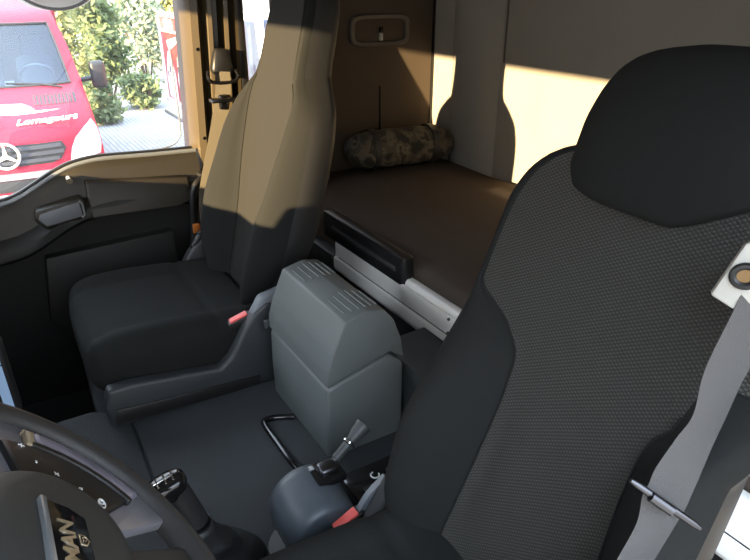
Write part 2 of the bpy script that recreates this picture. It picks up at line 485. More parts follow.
# ------------------------------------------------------------------ seats
SEATX = .445
YC = lambda z: SPINE - LEAN * (z - .2)
SPINE = -.487; LEAN = .338
BK = [  # z, half width, panel edge, bolster crest x, bolster height, thickness
    (.10, .215, .125, .180, .030, .075), (.18, .245, .130, .200, .055, .085), (.26, .262, .124, .205, .085, .09), (.36, .265, .115, .205, .092, .095),
    (.44, .262, .110, .200, .072, .095), (.50, .258, .112, .195, .045, .095), (.54, .252, .150, .205, .026, .092), (.58, .246, .225, .232, .008, .09),
    (.64, .243, .222, .230, .004, .085), (.70, .240, .215, .226, .003, .08), (.74, .226, .200, .212, .002, .075), (.77, .200, .175, .188, .001, .07), (.79, .165, .14, .155, .0, .065), (.805, .11, .09, .10, .0, .05)]
BK_D = BK
BK_P = [
    (.10, .135, .07, .105, .03, .08), (.18, .165, .08, .135, .05, .09), (.26, .215, .088, .17, .072, .10), (.33, .245, .094, .19, .08, .105), (.40, .256, .105, .195, .08, .11), (.50, .254, .13, .205, .065, .112),
    (.60, .248, .145, .205, .05, .112), (.68, .228, .15, .19, .03, .11), (.73, .185, .142, .165, .012, .11), (.77, .140, .118, .130, .004, .115), (.82, .130, .112, .122, .002, .115),
    (.92, .125, .106, .116, .0, .11), (.97, .115, .095, .106, -.004, .10), (1.0, .10, .08, .09, -.01, .075), (1.015, .06, .05, .055, -.015, .05)]
def half_ring(z, sgn):
    w, xp, xb, b, t = interp(BK, z); y0 = YC(z)
    if sgn < 0 and BK is BK_D and z < .60:
        k = .80 + .20 * max(0, min(1, (z - .50) / .10)); w *= k; xb = min(xb, w * .84); xp = min(xp, xb * .72)
    pts = [(0, 0), (xp * .5, .001), (xp, .004), ((xp + xb) / 2, b * .62 + .002), (xb, b), ((xb * .45 + w * .55), b * .78 - .004), (w, b * .25 - .022), (w * .985, -t * .55), (w * .90, -t * .9), (w * .6, -t), (0, -t)]
    P = [Vector((sgn * x, y0 + y, z)) for x, y in pts]
    return P
def cat(P, i0, i1, k):
    out = []
    for i in range(i0, i1):
        p0 = P[max(i - 1, 0)]; p1 = P[i]; p2 = P[i + 1]; p3 = P[min(i + 2, len(P) - 1)]
        if i == 0: p0 = Vector((-p2.x, p2.y, p2.z))
        for j in range(k):
            t = j / k
            out.append(.5 * ((2 * p1) + (p2 - p0) * t + (2 * p0 - 5 * p1 + 4 * p2 - p3) * t * t + (3 * p1 - p0 - 3 * p2 + p3) * t ** 3))
    out.append(P[i1].copy()); return out
def grid_mesh(rows, uv=False):
    bm = bmesh.new(); lay = bm.loops.layers.uv.new('UVMap') if uv else None
    vs = [[bm.verts.new(p) for p in r] for r in rows]
    for a, b in zip(vs[:-1], vs[1:]):
        for i in range(len(a) - 1):
            try: f = bm.faces.new((a[i], a[i + 1], b[i + 1], b[i]))
            except ValueError: continue
            if uv:
                for l in f.loops: l[lay].uv = (l.vert.co.x, l.vert.co.z * 1.06)
    return bm

def make_seat(loc, label, tall):
    global BK, SPINE, LEAN
    LEAN = .275 if tall else .338
    BK = BK_P if tall else BK_D; SPINE = -.545 if tall else -.487
    ZS = [.10 + (BK[-1][0] - .10) * i / 72 for i in range(73)]
    ZALL = ZS; ZS = [z for z in ZALL if z <= .775 + .0001] if tall else ZALL
    ZH = [ZS[-1]] + [z for z in ZALL if z > ZS[-1]] if tall else []
    t = empty('truck_seat', loc, label, 'seat', group='cab seats')
    panel = []
    for z in ZS:
        r = cat(half_ring(z, 1), 0, 2, 7); l = cat(half_ring(z, -1), 0, 2, 7)
        panel.append(l[:0:-1] + r)
    MM = M['mesh_far'] if tall else M['mesh']
    bm = grid_mesh(panel, True); link('backrest_panel', bm, MM, t, angle=0)
    for sg in (1, -1):
        rows = [cat(half_ring(z, sg), 2, 6, 5) for z in ZS]
        link('side_bolster', grid_mesh(rows), M['fabric'], t, angle=0)
    rows = []
    for z in ZS:
        r = cat(half_ring(z, 1), 6, 10, 5); l = cat(half_ring(z, -1), 6, 10, 5)
        rows.append(r + l[::-1][1:])
    bm = grid_mesh(rows)
    top = panel[-1]; 
    link('backrest_shell', bm, M['shell'], t, angle=0)
    # top closing strip
    bm = bmesh.new()
    ring = cat(half_ring(ZALL[-1], 1), 0, 10, 4) + cat(half_ring(ZALL[-1], -1), 0, 10, 4)[::-1][1:-1]
    c = sum(ring, Vector()) / len(ring)
    add_loft(bm, [ring, [c + (p - c) * .6 + Vector((0, 0, .006)) for p in ring], [c + (p - c) * .1 + Vector((0, 0, .008)) for p in ring]])
    link('backrest_top', bm, M['fabric'], t, angle=0)
    # seam piping between panel and bolsters
    for sg in (1, -1):
        pts = [half_ring(z, sg)[2] + Vector((0, .0012, 0)) for z in (ZS[2::2] if tall else ZS[2:48:2])]
        bm = bmesh.new(); add_tube(bm, pts, .0016, 6); link('seam_piping', bm, M['fabric'], t)
    if tall:
        full = []
        for z in ZH: full.append(cat(half_ring(z, -1), 0, 2, 7)[:0:-1] + cat(half_ring(z, 1), 0, 2, 7))
        hr = link('headrest', grid_mesh(full, True), MM, t, angle=0)
        full = []
        for z in ZH: full.append(cat(half_ring(z, 1), 6, 10, 5) + cat(half_ring(z, -1), 6, 10, 5)[::-1][1:])
        link('headrest_shell', grid_mesh(full), M['shell'], hr, angle=0)
        for sg in (1, -1): link('headrest_side', grid_mesh([cat(half_ring(z, sg), 2, 6, 5) for z in ZH]), M['fabric'], hr, angle=0)
    # head rest
    HK = [(.732, .070, -.004, .050), (.737, .120, .010, .066), (.748, .145, .020, .085), (.78, .154, .030, .10), (.82, .155, .030, .105), (.86, .150, .026, .105), (.89, .139, .018, .10), (.908, .122, .010, .09), (.922, .092, -.002, .075), (.930, .045, -.014, .05)]
    rings = []
    for i in range(44):
        z = .732 + .198 * i / 43
        w, f, th = interp(HK, z); yc = YC(z)
        ring = []
        for (x, y) in superell(0, 0, w, th / 2, 3.0, 40):
            lift = .055 * max(0, (-x - .035) / .1) * max(0, 1 - (z - .732) / .10)
            yy = yc + f - th / 2 + y - .35 * x * x
            ring.append((x, yy, z + lift))
        rings.append(ring)
    if not tall: loft('headrest', rings, M['fabric'], t, angle=0)
    # cushion: front drops and rounds over, sides raised a little
    CK = [(-.075, .120, .165, .06), (-.085, .180, .182, .05), (-.105, .215, .196, .045), (-.15, .240, .206, .04), (-.22, .250, .208, .04), (-.34, .250, .200, .04), (-.46, .240, .190, .04), (-.53, .22, .185, .05)]
    rings = []; N = 56
    for i in range(46):
        y = -.075 - .455 * (i / 45) ** 1.3
        w, zt, zb = [v for v in interp([(-k[0], *k[1:]) for k in CK], -y)]
        ring = []
        for (x, z) in superell(0, (zt + zb) / 2, w, (zt - zb) / 2, 4.2, N):
            up = 0
            if z > (zt + zb) / 2:
                ax = abs(x) / .25
                up = .020 * math.exp(-((ax - .80) / .16) ** 2) - .006 * math.exp(-(x / .1) ** 2)
                up -= .006 * math.exp(-((ax - .60) / .025) ** 2)
                up -= .006 * math.exp(-((y + .40) / .008) ** 2)
            ring.append((x, y, z + up))
        rings.append(ring)
    loft('cushion', rings, M['fabric'], t, angle=0)
    # plinth, side covers, buckle
    bm = bmesh.new()
    add_box(bm, (-.22, -.52, .0), (.22, -.11, .055), .012); link('plinth', bm, M['black'], t)
    for sg in (-1, 1):
        a, b = (-.285, -.245) if sg < 0 else (.245, .285)
        poly = [(-.095, .010), (-.085, .07), (-.100, .118), (-.16, .118), (-.26, .104), (-.375, .088), (-.405, .110), (-.425, .140), (-.455, .190), (-.480, .222), (-.515, .244), (-.56, .235), (-.575, .18), (-.56, .02), (-.52, .0)]
        bm = bmesh.new(); add_prism(bm, poly, 'x', a, b, .010, 3); sc = link('side_cover', bm, M['sideplastic'], t)
        bm = bmesh.new(); add_prism(bm, [(-.10, .022), (-.30, .012), (-.48, -.0), (-.48, .034), (-.25, .050), (-.11, .062)], 'x', (a if sg < 0 else b) - .004, (a if sg < 0 else b) + .004, .003); link('cover_recess', bm, M['black'], sc)
        bm = bmesh.new(); add_prism(bm, [(-.47, .215), (-.50, .262), (-.57, .275), (-.60, .23), (-.57, .19)], 'x', a + .006, b - .006, .010, 3); link('recliner_cap', bm, M['grey'] if (sg < 0) == tall else M['black'], sc)
    return t

seat_p = make_seat((1.665, 0, 0), 'tall seat across the cab by the door window, its backrest lit tan by the sun', True)
seat_d = make_seat((SEATX, 0, 0), 'large near seat filling the right foreground, honeycomb fabric backrest with shaded headrest', False)
for ch in seat_d.children:
    if ch.name.startswith('side_bolster'): ch['label'] = 'plain dark fabric bolster'

# belt buckles (on the seats)
def buckle(parent, p, d):
    p = Vector(p); d = Vector(d).normalized()
    q = Vector((0, 1, 0)).rotation_difference(d).to_matrix()
    bm = bmesh.new(); add_box(bm, (p.x - .013, p.y - .035, p.z - .026), (p.x + .013, p.y + .03, p.z - .002), .004, 2, q, p)
    b = link('belt_buckle', bm, M['black'], parent)
    bm = bmesh.new(); add_box(bm, (p.x - .010, p.y - .026, p.z - .004), (p.x + .010, p.y + .024, p.z + .003), .002, 2, q, p)
    link('release_button', bm, M['red'], b)['label'] = 'red release button'
buckle(seat_p, (1.425 - 1.665, -.447, .200), (.15, .9, -.35))
buckle(seat_d, (.737 - SEATX, -.388, .124), (0, .9, -.4))
bm = bmesh.new()
add_ribbon(bm, smooth_path([(.735 - SEATX, -.405, .03), (.738 - SEATX, -.418, .10), (.735 - SEATX, -.44, .15), (.728 - SEATX, -.475, .188)], 5), (0, .4, .3), .028, .012)
link('adjuster_lever', bm, M['grey'], seat_d)['label'] = 'grey adjuster lever'

# ------------------------------------------------------------------ passenger belt and grab handle
t = empty('seat_belt', (2.15, -.69, 0), 'tan webbing belt hanging from the ridged window pillar, lit by the sun', 'seat belt')
def rel(o, root):
    o.location = -Vector(root.location); return o
bm = bmesh.new()
add_prism(bm, [(-.735, .800), (-.690, .802), (-.672, .735), (-.684, .715), (-.735, .712), (-.748, .735)], 'x', 2.125, 2.165, .010, 2); rel(link('belt_guide', bm, M['black'], t), t)
bm = bmesh.new(); add_tube(bm, smooth_path([(2.12, -.655, .735), (2.115, -.652, .715), (2.115, -.665, .70), (2.115, -.71, .695), (2.115, -.745, .70), (2.118, -.755, .715), (2.12, -.75, .735)], 5), .006, 8); rel(link('belt_ring', bm, M['gloss'], t), t)
bm = bmesh.new()
pts = smooth_path([(2.125, -.705, .73), (2.112, -.695, .66), (2.095, -.66, .55), (2.075, -.615, .43), (2.06, -.585, .34), (2.055, -.575, .25)], 8)
add_ribbon(bm, pts, [(0.25, .93, .35)] * len(pts), .050, .003); rel(link('webbing', bm, M['belttan'], t), t)
bm = bmesh.new(); add_box(bm, (2.078, -.73, .637), (2.118, -.645, .650), .004); add_box(bm, (2.090, -.705, .612), (2.112, -.675, .66), .006); rel(link('belt_tongue', bm, M['steel'], t), t)
bm = bmesh.new(); pts = smooth_path([(2.055, -.575, .26), (2.052, -.575, .15), (2.05, -.572, .04)], 6)
add_ribbon(bm, pts, (0.35, .93, 0), .046, .016); rel(link('belt_sleeve', bm, M['steel'], t), t)

t = empty('grab_handle', (2.12, -.54, .04), 'curved black tube handle rising between the door and the far seat', 'handle')
bm = bmesh.new(); add_tube(bm, smooth_path([(2.13, -.60, .375), (2.11, -.585, .382), (2.10, -.560, .366), (2.10, -.545, .32), (2.10, -.538, .24), (2.10, -.528, .12), (2.10, -.525, .03)], 6), .012, 12); rel(link('tube', bm, M['black'], t), t)
bm = bmesh.new(); add_box(bm, (2.084, -.556, .20), (2.094, -.530, .235), .004); rel(link('reflector', bm, M['orange'], t), t)
bm = bmesh.new(); add_box(bm, (2.06, -.56, .0), (2.14, -.49, .04), .008); rel(link('mount_foot', bm, M['black'], t), t)
bm = bmesh.new(); add_box(bm, (2.115, -.62, .35), (2.20, -.585, .40), .008); rel(link('mount_bracket', bm, M['black'], t), t)

# ------------------------------------------------------------------ centre storage box
t = empty('storage_box', (1.17, -.6, 0), 'bulky grey plastic console box between the two seats, ribbed on top', 'storage box')
x0, x1 = 1.01, 1.335
low = [(-.495, .0), (-.493, .10), (-.498, .200), (-.69, .255), (-.70, .15), (-.695, .0)]
bm = bmesh.new(); t2 = bmesh.new()
def skew_prism(bm, poly, bev, shift):
    """the lid line falls towards the near end: shift z of flagged points"""
    add_prism(bm, poly, 'x', x0, x1, bev, 3)
add_prism(bm, [(-.498, .0), (-.496, .10), (-.499, .196), (-.66, .238), (-.70, .20), (-.70, .0)], 'x', x0 + .003, x1 - .003, .010, 3)
rel(link('lower_body', bm, M['boxgrey'], t), t)
prof = [(-.496, .203), (-.500, .24), (-.513, .282), (-.545, .354), (-.60, .366), (-.642, .358), (-.670, .324), (-.69, .27), (-.698, .215), (-.660, .245)]
bm = bmesh.new(); add_prism(bm, prof, 'x', x0, x1, .005, 3)
lid = rel(link('lid', bm, M['boxgrey'], t, angle=28), t)
def lid_z(y):
    for (ya, za), (yb, zb) in zip(prof[:-1], prof[1:]):
        if yb <= y <= ya: return za + (zb - za) * (y - ya) / (yb - ya)
for a, b in ((1.030, 1.125), (1.220, 1.312)):
    for k in range(6):
        y = -.560 - .0160 * k; sh = .010 * abs(k - 2.5) / 2.5
        bm = bmesh.new(); add_tube(bm, [(a + sh, y, lid_z(y) + .0005), (b - sh, y, lid_z(y) + .0005)], .0020, 6)
        link('rib', bm, M['boxgrey'], lid)
bm = bmesh.new(); add_prism(bm, [(-.628, .357), (-.652, .346), (-.69, .30), (-.70, .25), (-.66, .28)], 'x', 1.13, 1.21, .006, 2); link('latch_notch', bm, M['boxdark'], lid)
for xa in (1.02, 1.125, 1.215, 1.318):
    pass
bm = bmesh.new(); add_box(bm, (1.325, -.499, .20), (1.338, -.485, .222), .003); rel(link('latch', bm, M['boxdark'], t), t)
bm = bmesh.new(); add_tube(bm, [(x1 - .01, -.4985, .115), (x0 + .01, -.4985, .105)], .0018, 6); rel(link('parting_line', bm, M['boxdark'], t), t)

# low bin between the box and the bunk
t = empty('storage_bin', (1.0, -.8, 0), 'low dark plastic bin squeezed between the grey console box and the bunk', 'storage bin')
bm = bmesh.new(); add_prism(bm, [(-.705, .0), (-.705, .165), (-.715, .180), (-.84, .185), (-.85, .0)], 'x', .74, 1.13, .010, 3); rel(link('bin_body', bm, M['boxdark'], t), t)
bm = bmesh.new(); add_prism(bm, [(-.703, .166), (-.712, .188), (-.845, .195), (-.845, .182), (-.72, .178)], 'x', .735, 1.135, .004, 2); rel(link('bin_lid', bm, M['boxdark'], t), t)

# black hoop on the floor
bm = bmesh.new(); add_tube(bm, smooth_path([(1.19, -.492, .012), (1.21, -.455, .012), (1.213, -.425, .014), (1.195, -.415, .014), (1.12, -.415, .014), (1.03, -.417, .014), (1.005, -.43, .012), (1.0, -.49, .010)], 5), .008, 10)
tag(link('floor_bar', bm, M['gloss']), 'bent black metal bar lying on the floor in front of the grey box', 'bar')

# ------------------------------------------------------------------ bunk
t = empty('bunk', (1.1, -1.2, 0), 'sleeper bunk frame with white front rail behind the seats', 'bunk')
rel(box('bunk_base', (.02, RB + .01, .0), (2.20, -.90, .15), M['shell'], t, bev=.01), t)
rel(box('bunk_panel', (.02, RB + .01, .15), (2.20, -.885, .205), M['shell'], t, bev=.005), t)
bm = bmesh.new(); add_prism(bm, [(-.858, .153), (-.850, .168), (-.850, .200), (-.858, .206), (-.858, .272), (-.864, .280), (-.885, .280), (-.885, .153)], 'x', .02, 1.645, .003, 2)
rl = rel(link('front_rail', bm, M['alu'], t), t)
bm = bmesh.new(); add_tube(bm, [(.05, -.858, .206), (1.62, -.858, .206)], .002, 6); link('rail_groove', bm, M['steel'], rl)
bm = bmesh.new(); add_box(bm, (1.02, -.856, .214), (1.26, -.849, .268), .003); link('rail_plate', bm, M['alu'], rl)
for z in (.222, .260):
    bm = bmesh.new(); add_tube(bm, [(1.04, -.849, z), (1.04, -.845, z)], .004, 8); link('screw', bm, M['steel'], rl)
bm = bmesh.new(); add_box(bm, (1.245, -.886, .258), (1.70, -.848, .345), .010, 3); g = rel(link('grip_cover', bm, M['black'], t), t)
bm = bmesh.new(); add_box(bm, (1.275, -.850, .296), (1.64, -.843, .310), .003); link('grip_slot', bm, M['sideplastic'], g)
bm = bmesh.new(); add_box(bm, (1.247, -.852, .330), (1.69, -.844, .347), .003); link('grip_lip', bm, M['black'], g)
rel(box('end_panel', (1.66, -.90, .10), (2.20, -.85, .204), M['shell'], t, bev=.01), t)

bm = bmesh.new()
rings = []
for y, zt in [(-.888, .255), (-.890, .285), (-.896, .304), (-.912, .317), (-.945, .321), (-1.1, .318), (-1.3, .316), (-1.5, .318), (-1.62, .318), (-1.64, .30), (-1.645, .25)]:
    rings.append([(.03, y, .207), (.03, y, zt - .012), (.05, y, zt)] + [(.05 + 2.09 * k / 12, y, zt + .004 * math.sin(k * 1.9 + y * 9)) for k in range(1, 12)] + [(2.16, y, zt), (2.18, y, zt - .012), (2.18, y, .207)])
add_loft(bm, rings)
tag(link('mattress', bm, M['mattress'], angle=50), 'flat brown mattress on the bunk behind the seats', 'mattress')

# rolled bedding
t = empty('bedroll', (2.09, -1.40, .40), 'rolled camouflage sleeping bag lying at the far end of the mattress', 'sleeping bag')
rings = []
random.seed(3)
for i in range(30):
    y = -.235 + .47 * i / 29; e = abs(y) / .235
    r = .074 * (1 - e ** 6 * .45) * (1 - .035 * math.cos(y * 60)); rings.append([(math.cos(a) * r * 1.05 + random.uniform(-.003, .003), y, math.sin(a) * r * (1.0) + random.uniform(-.003, .003)) for a in [2 * math.pi * k / 28 for k in range(28)]])
o = loft('roll', rings, M['camo'], t, sub=1, angle=0); o.rotation_euler = (0, 0, R(-6))
for y in (-.13, .13):
    bm = bmesh.new(); add_loft(bm, [[(math.cos(a) * r, yy, math.sin(a) * r) for a in [2 * math.pi * k / 28 for k in range(28)]] for yy, r in ((y - .012, .070), (y - .012, .080), (y + .012, .080), (y + .012, .070))]); o = link('strap', bm, M['shell'], t); o.rotation_euler = (0, 0, R(-6))

# reading lamp on the side wall
t = empty('reading_lamp', (W, -1.385, .83), 'recessed reading lamp with a small switch, high on the sleeper side wall', 'lamp')
bm = bmesh.new()
out = superell(0, 0, .135, .058, 5, 40); inn = superell(0, 0, .118, .043, 5, 40)
add_loft(bm, [[(.002, y, z) for y, z in out], [(-.014, y, z) for y, z in out], [(-.018, y * .97, z * .95) for y, z in out], [(-.016, y, z) for y, z in inn], [(-.002, y * .98, z * .97) for y, z in inn]], (False, False))
link('bezel', bm, M['lampbezel'], t)
bm = bmesh.new(); add_loft(bm, [[(-.002, y, z) for y, z in inn], [(-.006, y * .9, z * .85) for y, z in inn]]); link('lens', bm, M['wallside'], t)
bm = bmesh.new(); add_box(bm, (-.022, -.006, -.038), (-.004, .004, -.010), .003); link('switch', bm, M['cream'], t)
bm = bmesh.new(); add_box(bm, (-.020, -.008, -.008), (-.004, .006, .012), .003); link('switch_pivot', bm, M['gloss'], t)

# ------------------------------------------------------------------ floor mats
def fmat(name, poly, label):
    bm = bmesh.new(); add_prism(bm, poly, 'z', .0005, .008, .003, 2); return tag(link(name, bm, M['mat']), label, 'floor mat', 'floor mats')
fmat('floor_mat', [(.90, -.128), (1.43, -.136), (1.485, -.06), (1.485, .35), (.90, .35)], 'smaller dark floor mat nearer the dashboard, left of the seam beside the gear stick')
fmat('floor_mat', [(.76, -.134), (1.43, -.142), (1.372, -.52), (1.345, -.88), (.95, -.88), (.95, -.56), (.76, -.56)], 'dark floor mat stretching from the seam to the grey console box')

# gear stick
t = empty('gear_stick', (.855, -.20, 0), 'gear stick with black knob and chrome shift pattern, in a leather boot', 'gear stick')
rings = []
for z, ry, rx, dy in [(.008, .085, .075, 0), (.03, .072, .064, .004), (.042, .064, .056, .008), (.052, .062, .054, .010), (.060, .048, .044, .016), (.080, .042, .038, .024), (.088, .044, .040, .026), (.098, .032, .030, .032), (.125, .026, .025, .040), (.135, .026, .025, .043)]:
    rings.append([(rx * math.cos(a) * (1 + .05 * math.sin(5 * a + z * 90)), dy + ry * math.sin(a), z) for a in [2 * math.pi * k / 32 for k in range(32)]])
loft('boot', rings, M['leather'], t, sub=1, angle=0)
bm = bmesh.new(); ax = [Vector((0, .041, .13)), Vector((0, .045, .15)), Vector((0, .060, .205)), Vector((0, .068, .232))]
add_tube(bm, ax, [.021, .0205, .0195, .020], 20); link('shaft', bm, M['leather'], t)
bm = bmesh.new(); add_tube(bm, [(0, .042, .138), (0, .0435, .144)], [.0225, .0225], 20); link('collar', bm, M['steel'], t)
q = Matrix.Rotation(R(-14), 3, 'X')
rings = []
for z, a, b, n in [(-.016, .019, .020, 2.2), (-.006, .022, .030, 2.5), (.004, .024, .035, 2.6), (.014, .023, .034, 2.6), (.020, .018, .028, 2.6), (.022, .008, .014, 2.4)]:
    rings.append([tuple(q @ Vector((x, y + .012, z)) + Vector((0, .070, .240))) for x, y in superell(0, 0, a, b, n, 28)])
kb = loft('knob', rings, M['gloss'], t, angle=50)
def on_knob(x, y): return tuple(q @ Vector((x, y + .012, .0222)) + Vector((0, .070, .240)))
bm = bmesh.new()
for (xa, ya, xb, yb) in [(-.012, -.016, .012, -.016), (-.012, -.003, .012, -.003), (-.012, .010, .012, .010), (0, -.016, 0, .016), (-.014, .017, .006, .017)]:
    add_tube(bm, [on_knob(xa, ya), on_knob(xb, yb)], .0016, 6)
link('shift_pattern', bm, M['chrome'], kb)['label'] = 'chrome shift pattern'

# parking brake drum + lever
t = empty('brake_console', (.80, -.36, 0), 'blue grey rounded console carrying the small parking brake lever', 'brake console')
rings = []
for x, r, dz in [(.752, .060, -.008), (.756, .066, -.006), (.77, .069, -.002), (.80, .071, .002), (.85, .071, .006), (.868, .070, .007), (.873, .066, .006)]:
    ring = [(x, -.362 + math.sin(a) * r, .082 + dz + math.cos(a) * r) for a in [math.pi * (-.62 + 1.24 * k / 24) for k in range(25)]]
    ring = [(x, ring[0][1] + .004, .0)] + ring + [(x, ring[-1][1] - .004, .0)]
    rings.append(ring)
rel(loft('drum', rings, M['drum'], t, angle=45), t)
bm = bmesh.new(); add_tube(bm, [(.815, -.325, .001), (.815, -.300, .05)], [.05, .035], 24); rel(link('drum_foot', bm, M['black'], t), t)
q = Matrix.Rotation(R(26), 3, 'X')
bm = bmesh.new(); add_box(bm, (.805, -.432, .142), (.862, -.372, .160), .004, 2); rel(link('lever_slot', bm, M['gloss'], t), t)
bm = bmesh.new(); add_box(bm, (.818, -.425, .150), (.850, -.385, .172), .007, 3); rel(link('lever_block', bm, M['steel'], t), t)
bm = bmesh.new()
a = Vector((.838, -.408, .160)); b = Vector((.855, -.500, .212)); dv = b - a
P = [a + dv * f for f in (0, .18, .2, .52, .54, .58, .60, .64, .78, .98, 1.0)]
add_tube(bm, P, [.006, .006, .0085, .0095, .013, .013, .010, .010, .015, .018, .012], 16); lv = rel(link('brake_lever', bm, M['boxdark'], t), t)
bm = bmesh.new(); add_tube(bm, [a + dv * .545, a + dv * .575], .0142, 16); link('ring', bm, M['chrome'], lv)

# socket plate on the floor by the driver's seat
t = empty('socket_plate', (.86, -.53, 0), 'small black socket plate with one white ring, low beside the near seat', 'socket')
rel(box('plate', (.80, -.60, .0), (.905, -.465, .058), M['gloss'], t, bev=.006), t)
bm = bmesh.new(); add_tube(bm, [(.865 + .009 * math.cos(a), -.530 + .009 * math.sin(a), .060) for a in [2 * math.pi * k / 20 for k in range(16)]], .0018, 6); rel(link('socket_ring', bm, M['white'], t), t)
for dx, dy in ((.86, -.57), (.835, -.50)):
    bm = bmesh.new(); add_box(bm, (dx - .008, dy - .012, .057), (dx + .008, dy + .012, .066), .003); rel(link('push_switch', bm, M['black'], t), t)

# ------------------------------------------------------------------ driver's belt
t = empty('seat_belt', (.26, -.56, .75), 'grey webbing belt with steel tongue draped over the near seat', 'seat belt')
u = Vector((.35, .0, -1))
bm = bmesh.new()
poly = [Vector((.2868, -.5508, .7302)), Vector((.2768, -.5702, .783)), Vector((.215, -.612, .795)), Vector((.20, -.61, .70)), Vector((.2682, -.5601, .721))]
n = Vector((-.5, .8, .2)).normalized()
vs0 = [p for p in poly]; vs1 = [p - n * .012 for p in poly]
add_loft(bm, [vs0, vs1]); bmesh.ops.bevel(bm, geom=bm.edges[:], offset=.003, segments=2, affect='EDGES', profile=.5)
rel(link('anchor_plate', bm, M['cream'], t), t)
bm = bmesh.new(); add_tube(bm, smooth_path([(.215, -.615, .755), (.15, -.66, .80), (.07, -.76, .86), (.001, -.82, .88)], 5), .016, 10); rel(link('anchor_arm', bm, M['cream'], t), t)
bm = bmesh.new(); c = Vector((.2685, -.5680, .7535)); e1 = Vector((-.6, -.35, .2)).normalized(); e2 = n.cross(e1).normalized()
add_tube(bm, [c + n * .002 + e1 * (.0105 * math.cos(a)) + e2 * (.0095 * math.sin(a)) for a in [2 * math.pi * k / 24 for k in range(25)]], .0036, 8); rel(link('eyelet', bm, M['black'], t), t)
bm = bmesh.new(); add_tube(bm, [c + n * .0005, c + n * .002], .0075, 16); rel(link('eyelet_core', bm, M['brass'], t), t)
bm = bmesh.new()
bL = [(0.269, -0.578, 0.755), (0.267, -0.562, 0.723), (0.265, -0.534, 0.664), (0.257, -0.519, 0.622), (0.259, -0.503, 0.598), (0.259, -0.48, 0.572), (0.257, -0.471, 0.558), (0.256, -0.463, 0.548), (0.249, -0.452, 0.523), (0.246, -0.428, 0.491), (0.241, -0.408, 0.473), (.235, -.36, .43)]
bR = [(0.236, -0.601, 0.749), (0.233, -0.586, 0.716), (0.238, -0.558, 0.67), (0.234, -0.532, 0.624), (0.233, -0.521, 0.599), (0.229, -0.504, 0.572), (0.227, -0.495, 0.558), (0.225, -0.486, 0.545), (0.224, -0.473, 0.529), (0.222, -0.449, 0.501), (0.219, -0.429, 0.484), (.210, -.385, .44)]
A = smooth_path(bL, 6); B = smooth_path(bR, 6); rings = []
for i, (a, b) in enumerate(zip(A, B)):
    d = (A[min(i + 1, len(A) - 1)] - A[max(i - 1, 0)]).normalized(); w = b - a; nn = w.cross(d).normalized()
    th = .0014
    rings.append([a - nn * th, a + w * .5 - nn * (th - .003), b - nn * th, b + nn * th, a + w * .5 + nn * (th + .003), a + nn * th])
add_loft(bm, rings); rel(link('webbing', bm, M['belt'], t), t)
bm = bmesh.new(); a = Vector((.262, -.456, .566)); b = Vector((.214, -.494, .532))
off = Vector((-.25, .6, .1)).normalized() * .006
a += off; b += off; d = (b - a).normalized(); a2 = a - d * .004; b2 = b + d * .004
add_tube(bm, [a2, a2 + (b2 - a2) * .1, a2 + (b2 - a2) * .9, b2], [.0025, .0038, .0038, .0025], 10)
rel(link('belt_tongue', bm, M['steel'], t), t)
bm = bmesh.new(); add_tube(bm, [a + (b - a) * .28 + off * .5, a + (b - a) * .62 + off * .5], [.0055, .0055], 10); rel(link('tongue_bar', bm, M['steel'], t), t)

# ------------------------------------------------------------------ steering wheel
t = empty('steering_wheel', (.525, .043, .51), 'dark multifunction steering wheel cropped by the lower left corner, with MAN badge', 'steering wheel', (R(47), 0, 0))
def arc(r, a0, a1, n, z=0): return [(r * math.cos(R(a0 + (a1 - a0) * k / n)), r * math.sin(R(a0 + (a1 - a0) * k / n)), z) for k in range(n + 1)]
bm = bmesh.new(); N = 96; rings = []
for k in range(N):
    a = 2 * math.pi * k / N; rings.append([((.216 + .0155 * math.cos(b)) * math.cos(a), (.216 + .0155 * math.cos(b)) * math.sin(a), .018 * math.sin(b)) for b in [2 * math.pi * j / 16 for j in range(16)]])
vs = add_loft(bm, rings, (False, False))
for i in range(16):
    j = (i + 1) % 16; bm.faces.new((vs[-1][i], vs[-1][j], vs[0][j], vs[0][i]))
link('rim', bm, M['rim'], t, angle=0)
def sector(name, r0, r1, a0, a1, z0, z1, m, parent, bev=.004, n=24):
    bm = bmesh.new(); poly = [(x, y) for x, y, _ in arc(r0, a0, a1, n)] + [(x, y) for x, y, _ in arc(r1, a1, a0, n)]
    add_prism(bm, poly, 'z', z0, z1, bev, 2); return link(name, bm, m, parent, angle=35)
